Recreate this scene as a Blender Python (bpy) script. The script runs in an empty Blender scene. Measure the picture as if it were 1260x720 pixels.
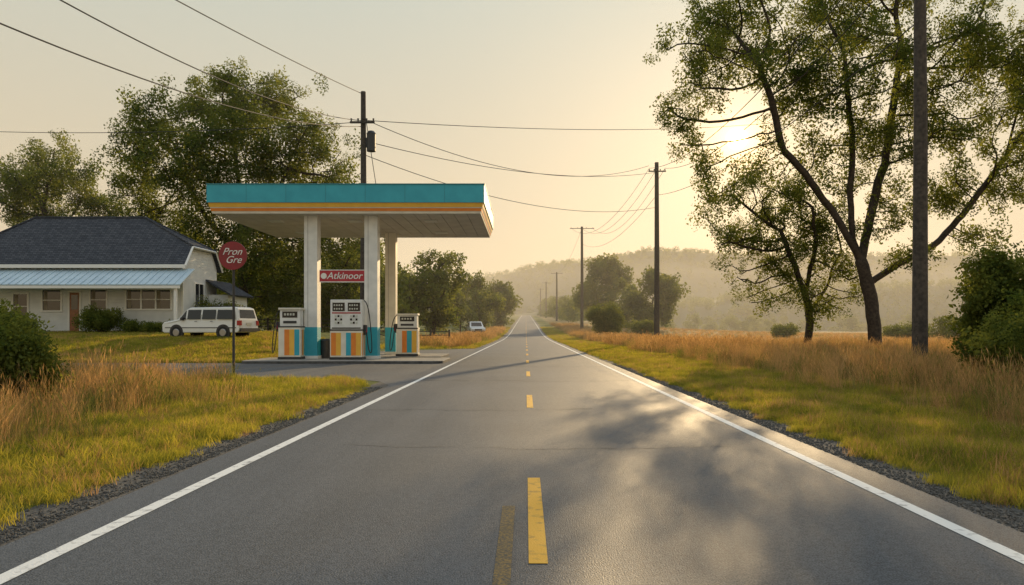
import bpy, math, random, bmesh
import numpy as np
from mathutils import Vector, Matrix
random.seed(7); rng=np.random.default_rng(7)
H=1.65; F=918.0; U0=647.0; V0=405.0
def X(px,d): return (px-U0)/F*d
def Z(py,d): return H+(V0-py)/F*d
scene=bpy.context.scene
SUN_AZ=math.radians(15.8); SUN_EL=math.radians(13.8)
SD=Vector((math.sin(SUN_AZ)*math.cos(SUN_EL),math.cos(SUN_AZ)*math.cos(SUN_EL),math.sin(SUN_EL)))
SDn=np.array(SD)
# ---------------- helpers ----------------
def link(o): scene.collection.objects.link(o); return o
def empty(name,loc=(0,0,0),rz=0):
    o=bpy.data.objects.new(name,None); o.location=loc; o.rotation_euler=(0,0,rz); return link(o)
def rgba(c): return (c[0],c[1],c[2],1)
def pm(name,c1,c2=None,scale=5,rough=0.6,bump=0,bscale=None,metal=0,detail=6,spec=0.5,lo=0.35,hi=0.65):
    m=bpy.data.materials.new(name); m.use_nodes=True; nt=m.node_tree; N=nt.nodes; L=nt.links
    b=N['Principled BSDF']; b.inputs['Roughness'].default_value=rough; b.inputs['Metallic'].default_value=metal
    b.inputs['Specular IOR Level'].default_value=spec
    b.inputs['Base Color'].default_value=rgba(c1)
    g=N.new('ShaderNodeNewGeometry')
    if c2 is not None:
        n=N.new('ShaderNodeTexNoise'); n.inputs['Scale'].default_value=scale; n.inputs['Detail'].default_value=detail
        L.new(g.outputs['Position'],n.inputs['Vector'])
        r=N.new('ShaderNodeValToRGB'); r.color_ramp.elements[0].position=lo; r.color_ramp.elements[1].position=hi
        r.color_ramp.elements[0].color=rgba(c1); r.color_ramp.elements[1].color=rgba(c2)
        L.new(n.outputs['Fac'],r.inputs['Fac']); L.new(r.outputs['Color'],b.inputs['Base Color'])
    if bump:
        n2=N.new('ShaderNodeTexNoise'); n2.inputs['Scale'].default_value=bscale or scale; n2.inputs['Detail'].default_value=6
        L.new(g.outputs['Position'],n2.inputs['Vector'])
        bp=N.new('ShaderNodeBump'); bp.inputs['Strength'].default_value=bump; bp.inputs['Distance'].default_value=0.02
        L.new(n2.outputs['Fac'],bp.inputs['Height']); L.new(bp.outputs['Normal'],b.inputs['Normal'])
    return m
class MB:
    def __init__(s): s.v=[];s.f=[];s.m=[]
    def add(s,vs,fs,mi=0):
        o=len(s.v); s.v+= [tuple(v) for v in vs]
        for f in fs: s.f.append(tuple(i+o for i in f)); s.m.append(mi)
    def box(s,x0,x1,y0,y1,z0,z1,mi=0):
        s.add([(x0,y0,z0),(x1,y0,z0),(x1,y1,z0),(x0,y1,z0),(x0,y0,z1),(x1,y0,z1),(x1,y1,z1),(x0,y1,z1)],
              [(0,3,2,1),(4,5,6,7),(0,1,5,4),(1,2,6,5),(2,3,7,6),(3,0,4,7)],mi)
    def cyl(s,p0,p1,r0,r1=None,n=12,mi=0,cap=True):
        r1=r0 if r1 is None else r1
        p0=Vector(p0);p1=Vector(p1);d=(p1-p0).normalized()
        a=Vector((0,0,1)) if abs(d.z)<0.9 else Vector((1,0,0))
        u=d.cross(a).normalized();w=d.cross(u)
        vs=[];
        for p,r in((p0,r0),(p1,r1)):
            for i in range(n):
                t=2*math.pi*i/n; vs.append(p+u*(math.cos(t)*r)+w*(math.sin(t)*r))
        fs=[(i,(i+1)%n,n+(i+1)%n,n+i) for i in range(n)]
        if cap: fs+=[tuple(range(n))[::-1],tuple(range(n,2*n))]
        s.add(vs,fs,mi)
    def poly(s,vs,mi=0): s.add(vs,[tuple(range(len(vs)))],mi)
    def obj(s,name,mats,parent=None,bevel=0,smooth=False):
        me=bpy.data.meshes.new(name); me.from_pydata(s.v,[],s.f)
        if not isinstance(mats,(list,tuple)): mats=[mats]
        for m in mats: me.materials.append(m)
        me.polygons.foreach_set('material_index',s.m)
        if smooth: me.polygons.foreach_set('use_smooth',[True]*len(s.f))
        me.update()
        o=bpy.data.objects.new(name,me); link(o)
        if parent: o.parent=parent
        if bevel:
            b=o.modifiers.new('bev','BEVEL'); b.width=bevel; b.segments=2; b.limit_method='ANGLE'
        return o
def npmesh(name,verts,faces,mat):
    verts=np.asarray(verts,dtype=np.float32); faces=np.asarray(faces,dtype=np.int32); k=faces.shape[1]
    me=bpy.data.meshes.new(name); me.vertices.add(len(verts)); me.vertices.foreach_set('co',verts.ravel())
    me.loops.add(faces.size); me.loops.foreach_set('vertex_index',faces.ravel())
    me.polygons.add(len(faces)); me.polygons.foreach_set('loop_start',np.arange(0,faces.size,k,dtype=np.int32))
    me.update(calc_edges=True); me.materials.append(mat); return me
def sm(a,b,x):
    t=np.clip((np.asarray(x,float)-a)/(b-a),0,1); return t*t*(3-2*t)
def gz(x,y):
    x=np.asarray(x,float); y=np.asarray(y,float)
    t=np.clip(y-100,0,None)
    r=np.where(t<100,1.65*(t/100)**2,1.65+0.0266*(t-100))
    r=np.where(y>650,1.65+0.0266*450-0.03*(y-650),r); r=np.maximum(r,-3)
    w=np.exp(-(np.clip(np.abs(x)-14,0,None)/45.0)**2)
    z=r*w
    z=z+sm(13,19,-x)*(1.0*sm(36.2,50,y)+0.3*sm(50,58,y))
    bm=sm(6.5,9,x)+sm(9,11,-x)*sm(24,22,y)
    z=z+bm*(0.06*np.sin(x*0.9+y*0.31)+0.05*np.sin(y*0.7-x*0.4))*sm(300,120,y)
    return z
def G(x,y): return float(gz(x,y))
# ---------------- materials ----------------
def foliage_mat(name,dark,light,trans,tr=0.45,pscale=0.35):
    m=bpy.data.materials.new(name); m.use_nodes=True; nt=m.node_tree;N=nt.nodes;L=nt.links
    for n in list(N): N.remove(n)
    out=N.new('ShaderNodeOutputMaterial'); g=N.new('ShaderNodeNewGeometry')
    no=N.new('ShaderNodeTexNoise'); no.inputs['Scale'].default_value=pscale; no.inputs['Detail'].default_value=3
    L.new(g.outputs['Position'],no.inputs['Vector'])
    oi=N.new('ShaderNodeObjectInfo')
    a=N.new('ShaderNodeMath');a.operation='MULTIPLY_ADD';a.inputs[1].default_value=0.5
    L.new(oi.outputs['Random'],a.inputs[0]);
    s=N.new('ShaderNodeMath');s.operation='SUBTRACT';s.inputs[1].default_value=0.25;L.new(no.outputs['Fac'],s.inputs[0])
    L.new(s.outputs[0],a.inputs[2])
    r=N.new('ShaderNodeValToRGB'); r.color_ramp.elements[0].position=0.2;r.color_ramp.elements[1].position=0.8
    r.color_ramp.elements[0].color=rgba(dark);r.color_ramp.elements[1].color=rgba(light)
    L.new(a.outputs[0],r.inputs['Fac'])
    d=N.new('ShaderNodeBsdfDiffuse')
    L.new(r.outputs['Color'],d.inputs['Color'])
    t=N.new('ShaderNodeBsdfTranslucent')
    mx=N.new('ShaderNodeMix');mx.data_type='RGBA';mx.blend_type='MULTIPLY';mx.inputs[0].default_value=1
    L.new(r.outputs['Color'],mx.inputs[6]); mx.inputs[7].default_value=rgba(trans); L.new(mx.outputs[2],t.inputs['Color'])
    ms=N.new('ShaderNodeMixShader');ms.inputs[0].default_value=tr
    L.new(d.outputs[0],ms.inputs[1]);L.new(t.outputs[0],ms.inputs[2]);L.new(ms.outputs[0],out.inputs['Surface'])
    return m
M_leaf=foliage_mat('tree_leaves',(0.038,0.066,0.023),(0.115,0.15,0.048),(3.4,2.6,1.1),0.46)
M_leaf2=foliage_mat('bush_leaves',(0.05,0.08,0.022),(0.15,0.18,0.05),(2.6,2.1,1.0),0.44,1.5)
M_grass=foliage_mat('verge_grass_blades',(0.09,0.13,0.028),(0.28,0.29,0.07),(2.8,2.1,0.9),0.48,0.6)
M_dry=foliage_mat('dry_grass_blades',(0.20,0.14,0.07),(0.48,0.34,0.18),(1.85,1.45,0.9),0.45,0.5)
M_weed=foliage_mat('weed_blades',(0.08,0.105,0.03),(0.22,0.22,0.075),(2.0,1.7,1.0),0.42,0.5)
M_bark=pm('bark',(0.028,0.021,0.016),(0.065,0.048,0.036),6,0.9,0.8,9)
M_wood=pm('pole_wood',(0.04,0.033,0.029),(0.085,0.07,0.058),7,0.85,0.5,20)
M_wire=pm('wire_black',(0.02,0.02,0.02),None,rough=0.6)
# ---------------- ground ----------------
def ground_mat():
    m=bpy.data.materials.new('ground_soil_grass');m.use_nodes=True;nt=m.node_tree;N=nt.nodes;L=nt.links
    b=N['Principled BSDF'];b.inputs['Roughness'].default_value=0.95;b.inputs['Specular IOR Level'].default_value=0.1
    g=N.new('ShaderNodeNewGeometry')
    def ramp(sc,c1,c2,lo,hi,det=8):
        n=N.new('ShaderNodeTexNoise');n.inputs['Scale'].default_value=sc;n.inputs['Detail'].default_value=det
        L.new(g.outputs['Position'],n.inputs['Vector']);r=N.new('ShaderNodeValToRGB')
        r.color_ramp.elements[0].position=lo;r.color_ramp.elements[1].position=hi
        r.color_ramp.elements[0].color=rgba(c1);r.color_ramp.elements[1].color=rgba(c2)
        L.new(n.outputs['Fac'],r.inputs['Fac']);return r.outputs['Color']
    gr=ramp(1.3,(0.07,0.09,0.026),(0.17,0.175,0.05),0.35,0.65)
    st=ramp(0.25,(0.24,0.175,0.075),(0.46,0.33,0.15),0.35,0.65)
    sp=N.new('ShaderNodeSeparateXYZ');L.new(g.outputs['Position'],sp.inputs[0])
    nn=N.new('ShaderNodeTexNoise');nn.inputs['Scale'].default_value=0.15;L.new(g.outputs['Position'],nn.inputs['Vector'])
    def mr(sock,a,b_):
        k=N.new('ShaderNodeMapRange');k.interpolation_type='SMOOTHSTEP';k.inputs[1].default_value=a;k.inputs[2].default_value=b_;L.new(sock,k.inputs[0]);return k.outputs[0]
    ad=N.new('ShaderNodeMath');ad.operation='MULTIPLY_ADD';ad.inputs[1].default_value=6;L.new(nn.outputs['Fac'],ad.inputs[0]);L.new(sp.outputs['X'],ad.inputs[2])
    mk=mr(ad.outputs[0],10.5,13)
    mx=N.new('ShaderNodeMix');mx.data_type='RGBA';L.new(mk,mx.inputs[0]);L.new(gr,mx.inputs[6]);L.new(st,mx.inputs[7])
    L.new(mx.outputs[2],b.inputs['Base Color'])
    n2=N.new('ShaderNodeTexNoise');n2.inputs['Scale'].default_value=9;n2.inputs['Detail'].default_value=8;L.new(g.outputs['Position'],n2.inputs['Vector'])
    bp=N.new('ShaderNodeBump');bp.inputs['Strength'].default_value=0.9;bp.inputs['Distance'].default_value=0.12
    L.new(n2.outputs['Fac'],bp.inputs['Height']);L.new(bp.outputs['Normal'],b.inputs['Normal'])
    return m
dash=[(5.2+10.3*i,8.2+10.3*i) for i in range(-1,60)]
ys=set([-60,-30,-10,0]);
for a,b in dash: ys.add(round(a,3)); ys.add(round(b,3))
for k in range(0,130): ys.add(round(k*1.0+0.5,3))
for k in range(130,700,10): ys.add(float(k))
for k in (720,760,850,1000,1300,1800,2500,4000): ys.add(float(k))
ys=np.array(sorted(ys)); ys=ys[(ys<=650)|(ys>=700)]
xs=np.array([-3000,-1500,-800,-400,-250,-160,-120,-90,-70]+list(np.arange(-60,-20,2))+list(np.arange(-20,-5,1))+[-4.4,-3.9,0,3.9,4.4]+list(np.arange(5,30,1))+list(np.arange(30,70,4))+[70,90,120,160,250,400,800,1500,3000],float)
xx,yy=np.meshgrid(xs,ys);zz=gz(xx,yy)
V=np.stack([xx.ravel(),yy.ravel(),zz.ravel()],1);nx=len(xs)
ii=np.arange(len(ys)-1)[:,None]*nx+np.arange(nx-1)[None,:];ii=ii.ravel()
me=npmesh('ground',V,np.stack([ii,ii+1,ii+nx+1,ii+nx],1),ground_mat())
me.polygons.foreach_set('use_smooth',[True]*len(me.polygons))
ground=link(bpy.data.objects.new('ground',me))
def strip(name,x0,x1,y0,y1,dz,mat,parent=None):
    yy=[y0]+[y for y in ys if y0<y<y1]+[y1]; b=MB();vs=[]
    for y in yy:
        z=G(0,y)+dz; vs+=[(x0,y,z),(x1,y,z)]
    b.add(vs,[(2*i,2*i+1,2*i+3,2*i+2) for i in range(len(yy)-1)])
    return b.obj(name,mat,parent)
def asphalt(name,c1,c2,rough=0.6,spec=.3):
    m=bpy.data.materials.new(name);m.use_nodes=True;nt=m.node_tree;N=nt.nodes;L=nt.links
    b=N['Principled BSDF'];b.inputs['Specular IOR Level'].default_value=spec
    g=N.new('ShaderNodeNewGeometry')
    def noise(sc,det=4,vec=None):
        n=N.new('ShaderNodeTexNoise');n.inputs['Scale'].default_value=sc;n.inputs['Detail'].default_value=det;L.new(vec or g.outputs['Position'],n.inputs['Vector']);return n.outputs['Fac']
    def math_(op,a,b_,c=None):
        k=N.new('ShaderNodeMath');k.operation=op
        for i,v in enumerate((a,b_,c)):
            if v is None: continue
            if isinstance(v,(int,float)): k.inputs[i].default_value=v
            else: L.new(v,k.inputs[i])
        return k.outputs[0]
    mp=N.new('ShaderNodeMapping');mp.inputs['Scale'].default_value=(1.6,0.09,1);L.new(g.outputs['Position'],mp.inputs['Vector'])
    streak=noise(1.0,5,mp.outputs[0]); big=noise(0.35,6); fine=noise(80,2); mid=noise(24,3)
    v=math_('MULTIPLY_ADD',streak,0.85,math_('MULTIPLY',big,0.5))
    v=math_('SUBTRACT',v,0.16)
    v=math_('MULTIPLY_ADD',math_('SUBTRACT',fine,0.5),3.2,v)
    v=math_('MULTIPLY_ADD',math_('SUBTRACT',mid,0.5),1.1,v)
    r=N.new('ShaderNodeValToRGB');r.color_ramp.elements[0].position=0.1;r.color_ramp.elements[1].position=0.9
    r.color_ramp.elements[0].color=rgba(c1);r.color_ramp.elements[1].color=rgba(c2);L.new(v,r.inputs['Fac']);L.new(r.outputs['Color'],b.inputs['Base Color'])
    rr=math_('MULTIPLY_ADD',streak,0.25,rough-0.12);L.new(rr,b.inputs['Roughness'])
    bp=N.new('ShaderNodeBump');bp.inputs['Strength'].default_value=0.9;bp.inputs['Distance'].default_value=0.008
    L.new(fine,bp.inputs['Height']);L.new(bp.outputs['Normal'],b.inputs['Normal'])
    return m
M_road=asphalt('road_asphalt',(0.020,0.026,0.034),(0.100,0.111,0.126),0.62,.42)
M_fore=asphalt('forecourt_asphalt',(0.06,0.062,0.066),(0.15,0.15,0.146),0.75,.3)
def paint(name,c,c2,lo,hi):
    return pm(name,c,c2,9,0.7,0.3,60,lo=lo,hi=hi,detail=12,spec=.3)
M_white=paint('white_road_paint',(0.72,0.72,0.69),(0.25,0.25,0.25),0.56,0.72)
M_yel=paint('yellow_road_paint',(0.74,0.40,0.045),(0.30,0.18,0.05),0.52,0.72)
M_yelold=pm('worn_yellow_paint',(0.26,0.165,0.05),(0.065,0.063,0.055),45,0.75,0.3,80,lo=0.36,hi=0.62,detail=8,spec=.3)
M_tar=pm('tar',(0.012,0.013,0.015),None,rough=0.7)
road=strip('road',-3.95,4.0,-30,1000,0.012,M_road)
strip('edge_line_left',-3.50,-3.36,-20,650,0.017,M_white,road)
strip('edge_line_right',3.46,3.60,-20,650,0.017,M_white,road)
for i,(a,b) in enumerate(dash[:40]): strip('center_dash_%d'%i,0.02,0.155,a,b,0.017,M_yel,road)
strip('old_center_line_near',-0.215,-0.10,4.0,6.9,0.0165,M_yelold,road)
def crack(pts,w,name):
    b=MB();vs=[]
    for x,y in pts: vs+=[(x,y-w/2*random.uniform(.2,1.4),0.0158),(x,y+w/2*random.uniform(.2,1.4),0.0158)]
    b.add(vs,[(2*i,2*i+2,2*i+3,2*i+1) for i in range(len(pts)-1)]); b.obj(name,M_tar,road)
def walk(y,x0,x1,st,am):
    p=[];x=x0
    while x<x1: y+=random.uniform(-am,am); p.append((x,y)); x+=st
    return p
crack(walk(10.6,-2.6,2.9,.07,.05),0.02,'crack_1')
crack(walk(15.2,-3.3,1.4,.09,.07),0.035,'crack_2')
crack(walk(24,-3.4,3.4,.1,.07),0.06,'crack_3')
crack(walk(33,-3.4,3.4,.12,.08),0.08,'crack_4')
M_gravel=pm('shoulder_gravel_mat',(0.035,0.034,0.032),(0.13,0.12,0.105),35,0.95,1.0,45)
sh=strip('gravel_shoulder',-4.55,-3.85,-20,640,0.007,M_gravel)
strip('right_side',3.9,4.6,-20,640,0.007,M_gravel,sh)
b=MB(); poly=[(-3.87,20.6),(-4.05,22.0),(-4.6,23.4),(-5.6,24.4),(-7,24.9),(-60,24.9),(-60,36.0),(-13.2,36.0),(-13.0,52),(-10,56),(-6,60),(-3.87,66)]
b.poly([(x,y,0.0095) for x,y in poly][::-1]); b.obj('forecourt_pavement',M_fore)
# ---------------- instancer ----------------
def gn(coll):
    ng=bpy.data.node_groups.new('scatter_'+coll.name,'GeometryNodeTree')
    ng.interface.new_socket('Geometry',in_out='INPUT',socket_type='NodeSocketGeometry')
    ng.interface.new_socket('Geometry',in_out='OUTPUT',socket_type='NodeSocketGeometry')
    N=ng.nodes;L=ng.links
    i=N.new('NodeGroupInput');o=N.new('NodeGroupOutput');ci=N.new('GeometryNodeCollectionInfo')
    ci.inputs['Collection'].default_value=coll;ci.inputs['Separate Children'].default_value=True;ci.inputs['Reset Children'].default_value=True
    ip=N.new('GeometryNodeInstanceOnPoints');ip.inputs['Pick Instance'].default_value=True
    r=N.new('GeometryNodeInputNamedAttribute');r.data_type='FLOAT_VECTOR';r.inputs['Name'].default_value='rot'
    s=N.new('GeometryNodeInputNamedAttribute');s.data_type='FLOAT';s.inputs['Name'].default_value='scl'
    L.new(i.outputs[0],ip.inputs['Points']);L.new(ci.outputs[0],ip.inputs['Instance'])
    L.new(r.outputs['Attribute'],ip.inputs['Rotation']);L.new(s.outputs['Attribute'],ip.inputs['Scale']);L.new(ip.outputs[0],o.inputs[0])
    return ng
GN={}
def scatter(name,pts,scl,coll,parent=None,tilt=0.0,full=False):
    pts=np.asarray(pts,np.float32);n=len(pts)
    me=bpy.data.meshes.new(name);me.vertices.add(n);me.vertices.foreach_set('co',pts.ravel())
    rot=np.zeros((n,3),np.float32);rot[:,2]=rng.uniform(0,6.283,n)
    if full: rot[:,:2]=rng.uniform(-3.14,3.14,(n,2))
    elif tilt: rot[:,:2]=rng.normal(0,tilt,(n,2))
    a=me.attributes.new('rot','FLOAT_VECTOR','POINT');a.data.foreach_set('vector',rot.ravel())
    a=me.attributes.new('scl','FLOAT','POINT');a.data.foreach_set('value',np.ascontiguousarray(np.broadcast_to(scl,(n,)),np.float32))
    o=link(bpy.data.objects.new(name,me))
    if coll.name not in GN: GN[coll.name]=gn(coll)
    md=o.modifiers.new('scatter','NODES');md.node_group=GN[coll.name]
    if parent:o.parent=parent
    return o
def leaf_cluster(coll,n,L_,W_,R,mat,squash=0.75):
    p=rng.normal(0,1,(n,3));p/=np.linalg.norm(p,axis=1)[:,None];p*=(rng.uniform(0,1,n)**0.45*R)[:,None];p[:,2]*=squash
    u=rng.normal(0,1,(n,3));u/=np.linalg.norm(u,axis=1)[:,None]
    w=np.cross(u,rng.normal(0,1,(n,3)));w/=np.linalg.norm(w,axis=1)[:,None]
    s=rng.uniform(.6,1.25,n)[:,None]
    nrm=np.cross(u,w)
    a=p-u*L_*s/2;c=p+u*L_*s/2;b_=p+w*W_*s/2+nrm*W_*.25*s;d=p-w*W_*s/2+nrm*W_*.25*s
    V=np.stack([a,b_,c,d],1).reshape(-1,3);Fc=np.arange(4*n).reshape(n,4)
    me=npmesh(coll.name+'_m',V,Fc,mat);coll.objects.link(bpy.data.objects.new(coll.name+'_c',me))
C_leaf=bpy.data.collections.new('leaf_clusters')
for k in range(4): leaf_cluster(C_leaf,100,0.25,0.14,1.0,M_leaf)
C_bush=bpy.data.collections.new('bush_leaf_clusters')
for k in range(4): leaf_cluster(C_bush,60,0.10,0.055,0.3,M_leaf2,0.9)
C_far=bpy.data.collections.new('far_leaf_clusters')
for k in range(3): leaf_cluster(C_far,60,0.34,0.24,0.95,M_leaf)
def grass_clump(coll,n,h0,h1,wd,R,mat,lean=0.35,seed=False,curl=0.5):
    V=[];Fq=[]
    for i in range(n):
        a=random.uniform(0,6.28);r=R*math.sqrt(random.random());bx,by=r*math.cos(a),r*math.sin(a)
        h=random.uniform(h0,h1);t=random.uniform(0,6.28);ln=random.uniform(.1,1)*lean*h
        dx,dy=math.cos(t),math.sin(t);q=random.uniform(0,6.28);sx,sy=math.cos(q)*wd/2,math.sin(q)*wd/2
        o=len(V)
        for k,(f,wk) in enumerate(((0,1),(0.4,.9),(0.75,.6),(1,.12))):
            off=ln*f**(1+curl*2);z=h*f*(1-0.25*curl*f)
            V+= [(bx+dx*off-sx*wk,by+dy*off-sy*wk,z),(bx+dx*off+sx*wk,by+dy*off+sy*wk,z)]
        for k in range(3): Fq.append((o+2*k,o+2*k+1,o+2*k+3,o+2*k+2))
        if seed and random.random()<0.45:
            o=len(V);cx,cy,cz=bx+dx*ln,by+dy*ln,h*(1-.25*curl)
            ww=wd*2.2;hh=h*random.uniform(.12,.2)
            V+=[(cx-sx/wd*ww,cy-sy/wd*ww,cz),(cx,cy,cz-hh*.5),(cx+sx/wd*ww,cy+sy/wd*ww,cz),(cx+dx*.03,cy+dy*.03,cz+hh*.6)]
            Fq.append((o,o+1,o+2,o+3))
    me=npmesh(coll.name+'_m',V,Fq,mat);coll.objects.link(bpy.data.objects.new(coll.name+'_c',me))
C_g=bpy.data.collections.new('short_grass_clumps')
for k in range(6): grass_clump(C_g,45,0.06,0.19,0.006,0.17,M_grass,0.7)
grass_clump(C_g,30,0.08,0.26,0.005,0.17,M_dry,0.6)
C_gf=bpy.data.collections.new('far_grass_clumps')
for k in range(5): grass_clump(C_gf,45,0.08,0.22,0.018,0.35,M_grass,0.6)
grass_clump(C_gf,40,0.08,0.24,0.015,0.35,M_dry,0.6)
C_t=bpy.data.collections.new('tall_grass_clumps')
for k in range(4): grass_clump(C_t,34,0.4,1.0,0.006,0.24,M_dry,0.4,True)
for k in range(2): grass_clump(C_t,34,0.35,0.75,0.008,0.22,M_weed,0.5,True)
grass_clump(C_t,30,0.25,0.6,0.012,0.25,M_weed,0.6)
C_tf=bpy.data.collections.new('far_tall_grass_clumps')
for k in range(3): grass_clump(C_tf,34,0.4,0.9,0.022,0.5,M_dry,0.4,True)
grass_clump(C_tf,30,0.35,0.6,0.025,0.5,M_weed,0.5,True)
def pts_in(n,x0,x1,y0,y1,keep):
    x=rng.uniform(x0,x1,n);y=rng.uniform(y0,y1,n);k=keep(x,y);x=x[k];y=y[k]
    return np.stack([x,y,gz(x,y)],1)
def fr(x,y,m=5): return (x<0.70*y+m)&(x>-0.73*y-m)
def wob(x,y): return 0.35*np.sin(y*0.8)+0.25*np.sin(y*1.9+1)+0.15*np.sin(y*4.1)
def edge(x,y): return np.abs(x)>4.36+0.10*np.sin(y*3.1)+0.08*np.sin(y*7.7+x*0)+rng.exponential(0.07,len(x))
def rnd(x,p): return rng.random(len(x))<p
infc=lambda x,y:(y>24.9+0.15*np.sin(x*2))|((x>-7)&(y>24.9-(x+7)**2*0.55))
P=[]
p=pts_in(46000,-24,-4.2,3,25,lambda x,y:fr(x,y)&edge(x,y)&~infc(x,y)&rnd(x,np.clip(14/(y+2),0.25,1)*np.where(x>-6.6,1,.45)));P.append(p)
p=pts_in(56000,4.2,9.5,3,45,lambda x,y:fr(x,y)&edge(x,y)&rnd(x,np.clip(13/(y+2),0.15,1)));P.append(p)
p=np.concatenate(P);s=rng.uniform(.5,1.4,len(p))*np.where(np.abs(p[:,0])<5.0,.75,1)*(0.95+0.25*(np.sin(p[:,0]*2.1+p[:,1]*1.3)*np.sin(p[:,1]*1.1-p[:,0])))
scatter('verge_grass',p,np.clip(s,.4,2),C_g,tilt=.2)
P=[]
P.append(pts_in(22000,4.3,12,40,220,lambda x,y:rnd(x,np.clip(55/y,0.1,1))))
P.append(pts_in(22000,-46,-12,36.3,60,lambda x,y:fr(x,y,3)&((x<-13.6)|(y>53))))
P.append(pts_in(8000,-14,-4.4,62,220,lambda x,y:rnd(x,np.clip(75/y,0.1,1))))
p=np.concatenate(P);scatter('lawn_grass',p,rng.uniform(.6,1.2,len(p)),C_gf,tilt=.15)
P=[]
P.append(pts_in(6500,-24,-5.6,4,24.3,lambda x,y:fr(x,y)&(x<-6.7+wob(x,y))&rnd(x,np.where(x<-7.9,.85,.3)*np.where(y>21,.6,1))&~((x>-9.5)&(y>18.5))))
P.append(pts_in(30000,6.8,30,5,60,lambda x,y:fr(x,y)&(x>8.0+wob(x,y))&rnd(x,np.where(x>9.3,.9,.3)*np.clip(22/(y+1),0.28,1))))
p=np.concatenate(P);scatter('tall_dry_grass',p,rng.uniform(.6,1.3,len(p))*(0.9+.3*np.sin(p[:,0]*1.3)*np.sin(p[:,1]*.9)),C_t,tilt=.12)
P=[pts_in(45000,8.5,130,45,260,lambda x,y:fr(x,y)&rnd(x,np.clip(60/y,0.1,1)*np.where(x<16,1,.55)))]
P.append(pts_in(2500,-12,-5.5,66,200,lambda x,y:rnd(x,.5)))
p=np.concatenate(P);scatter('field_grass',p,rng.uniform(.5,1.1,len(p))*np.where((p[:,0]<17),1.4,.8),C_tf,tilt=.12)
C_s=bpy.data.collections.new('stones');M_stone=pm('stone',(0.05,0.047,0.044),(0.15,0.14,0.125),40,.9)
for k in range(3):
    bm=bmesh.new();bmesh.ops.create_icosphere(bm,subdivisions=1,radius=0.015)
    for v in bm.verts: v.co*=random.uniform(.6,1.3);v.co.z*=.6
    me=bpy.data.meshes.new('stone_m');bm.to_mesh(me);bm.free();me.materials.append(M_stone);C_s.objects.link(bpy.data.objects.new('stone_c',me))
def gs(n,sg):
    y=3+rng.random(n)**1.6*32;x=sg*(4.0+np.abs(rng.normal(0,.22,n)));return np.stack([x,y,np.full(n,.012)],1)
p=np.concatenate([gs(7000,-1),gs(7000,1)]);p=p[~((p[:,0]<0)&(p[:,1]>21))];scatter('gravel_stones',p,rng.uniform(.3,1.3,len(p)),C_s,full=True)
# ---------------- trees ----------------
def rings(pos,par,rad,K=7):
    n=len(pos);V=[];Fc=[];child={}
    for i in range(1,n):
        p=par[i]
        if p not in child or rad[i]>rad[child[p]]: child[p]=i
    def ring(c,d,r):
        d=d/np.linalg.norm(d);ref=np.array([0.21,0.97,0.1]) if abs(d[1])<.9 else np.array([1,0,0.1])
        u=np.cross(d,ref);u/=np.linalg.norm(u);w=np.cross(d,u);o=len(V)
        for k in range(K):
            t=2*math.pi*k/K;V.append(c+r*(math.cos(t)*u+math.sin(t)*w))
        return o
    own={}
    d0=pos[child[0]]-pos[0];own[0]=ring(pos[0],d0,rad[0]*1.35)
    for i in range(1,n):
        p=par[i];d=pos[i]-pos[p]
        own[i]=ring(pos[i],d,rad[i])
        s=own[p] if child[p]==i else ring(pos[p],d,min(rad[p],rad[i]*1.25))
        for k in range(K): Fc.append((s+k,s+(k+1)%K,own[i]+(k+1)%K,own[i]+k))
    return np.array(V),np.array(Fc)
def sundist(P):
    q=P-np.array([0,0,H]);t=q@SDn;return np.linalg.norm(q-t[:,None]*SDn,axis=1)
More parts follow.
